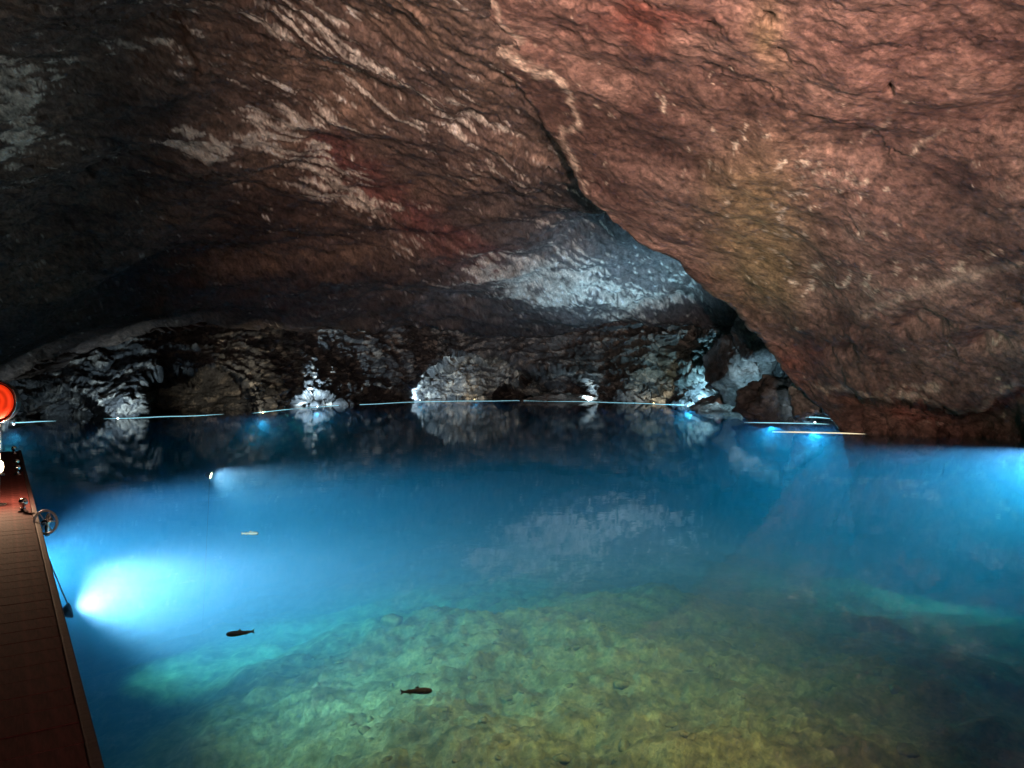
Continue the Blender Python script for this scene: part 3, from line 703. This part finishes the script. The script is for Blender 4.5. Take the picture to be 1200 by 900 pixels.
flood('dock_fill_lamp', dk(7.4, .55, -.85), dn, 130, (.85, .95, 1.0), 'unseen white lamp added under the dock deck near the glaring lamp', 110, dk(7.4, .6, DZ - .06), .12)
flood('dock_fill_lamp', dk(11.0, .6, -1.0), dn, 8500, (.75, .92, 1.0), 'unseen white lamp added under the dock deck near the dock end', 92, dk(11.0, .65, DZ - .06), .12)
flood('shore_floodlight', (8.6, 40.5, .22), (-.22, .14, .60), 3300, (.36, .70, .95), 'blue floodlight among the boulders aimed up at the ceiling slab', 124, None, .06, sc=.5)
for i, (p, t, pw, cone, bl, c) in enumerate(FLOODS):
    flood('unseen_dock_floodlight' if i != 2 else 'shoal_fill_lamp', p, Vector(t) - Vector(p), pw, c, ['warm floodlight on the dock aimed at the leaning wall', 'warm floodlight on the dock aimed at the ceiling slab', 'unseen warm lamp added overhead, aimed down at the shoal', 'small unseen warm lamp added to brighten the dock'][i], cone, (p[0] + .0, p[1] - .02, DZ if i != 2 else p[2] + 3.5), .15, bl)

# ------------------------------------------------------------------ trout
def fish(name, loc, heading, pitch, length, mat, label):
    r = empty(name, loc, heading); n = 22; k = 14; bm = bmesh.new(); rings = []
    for i in range(n):
        u = i / (n - 1); x = .5 - u
        hgt = .115 * (math.sin(math.pi * min(1, u ** .62 * .97)) ** .8) * (1 - .15 * u) + .012 * (1 - u) + (.022 if u > .8 else 0)
        wid = hgt * (.62 if u < .75 else .62 - 1.6 * (u - .75))
        sway = .035 * math.sin(u * 4.2) * u
        rings.append([bm.verts.new((x * length, (wid * math.cos(2 * math.pi * j / k) + sway) * length, hgt * math.sin(2 * math.pi * j / k) * length)) for j in range(k)])
    for a, b in zip(rings[:-1], rings[1:]):
        for j in range(k): bm.faces.new((a[j], a[(j + 1) % k], b[(j + 1) % k], b[j]))
    bm.faces.new(rings[0][::-1]); bm.faces.new(rings[-1]); obj('body', bm, mat, r, True)
    def fin(nm, pts, th=.004):
        bm = bmesh.new(); L = length; a = [bm.verts.new((x * L, (y + th) * L, z * L)) for x, y, z in pts]; b = [bm.verts.new((x * L, (y - th) * L, z * L)) for x, y, z in pts]
        bm.faces.new(a); bm.faces.new(b[::-1])
        for i in range(len(pts)): bm.faces.new((a[i], b[i], b[(i + 1) % len(pts)], a[(i + 1) % len(pts)]))
        obj(nm, bm, M_fin if mat is M_fish else mat, r)
    sw = .035 * math.sin(4.2)
    fin('tail_fin', [(-.47, sw, .02), (-.62, sw - .02, .11), (-.585, sw - .015, 0), (-.62, sw - .02, -.11), (-.47, sw, -.02)])
    fin('dorsal_fin', [(.06, .01, .10), (.0, .01, .175), (-.10, .012, .15), (-.10, .012, .085)])
    fin('anal_fin', [(-.22, .0, -.075), (-.28, .0, -.13), (-.33, .0, -.06)])
    fin('pectoral_fin', [(.24, .07, -.03), (.12, .17, -.06), (.15, .08, -.05)]); fin('pectoral_fin', [(.24, -.07, -.03), (.12, -.17, -.06), (.15, -.08, -.05)])
    fin('adipose_fin', [(-.30, -.01, .055), (-.35, -.01, .085), (-.345, -.01, .045)])
    r.rotation_euler = (0, pitch, heading)
    return tag(r, label, 'fish', 'trout in the lake')
fish('trout', at(280, 742, z=-.22), math.radians(200), .0, .2, M_fish, 'dark trout swimming close to the glaring underwater lamp')
fish('trout', at(490, 810, z=-.30), math.radians(4), .0, .2, M_fish, 'dark slender trout over the shoal of yellowish rubble')
fish('trout', at(294, 625, z=-.14), math.radians(2), .0, .2, M_pale, 'pale trout just under the surface in open blue water')
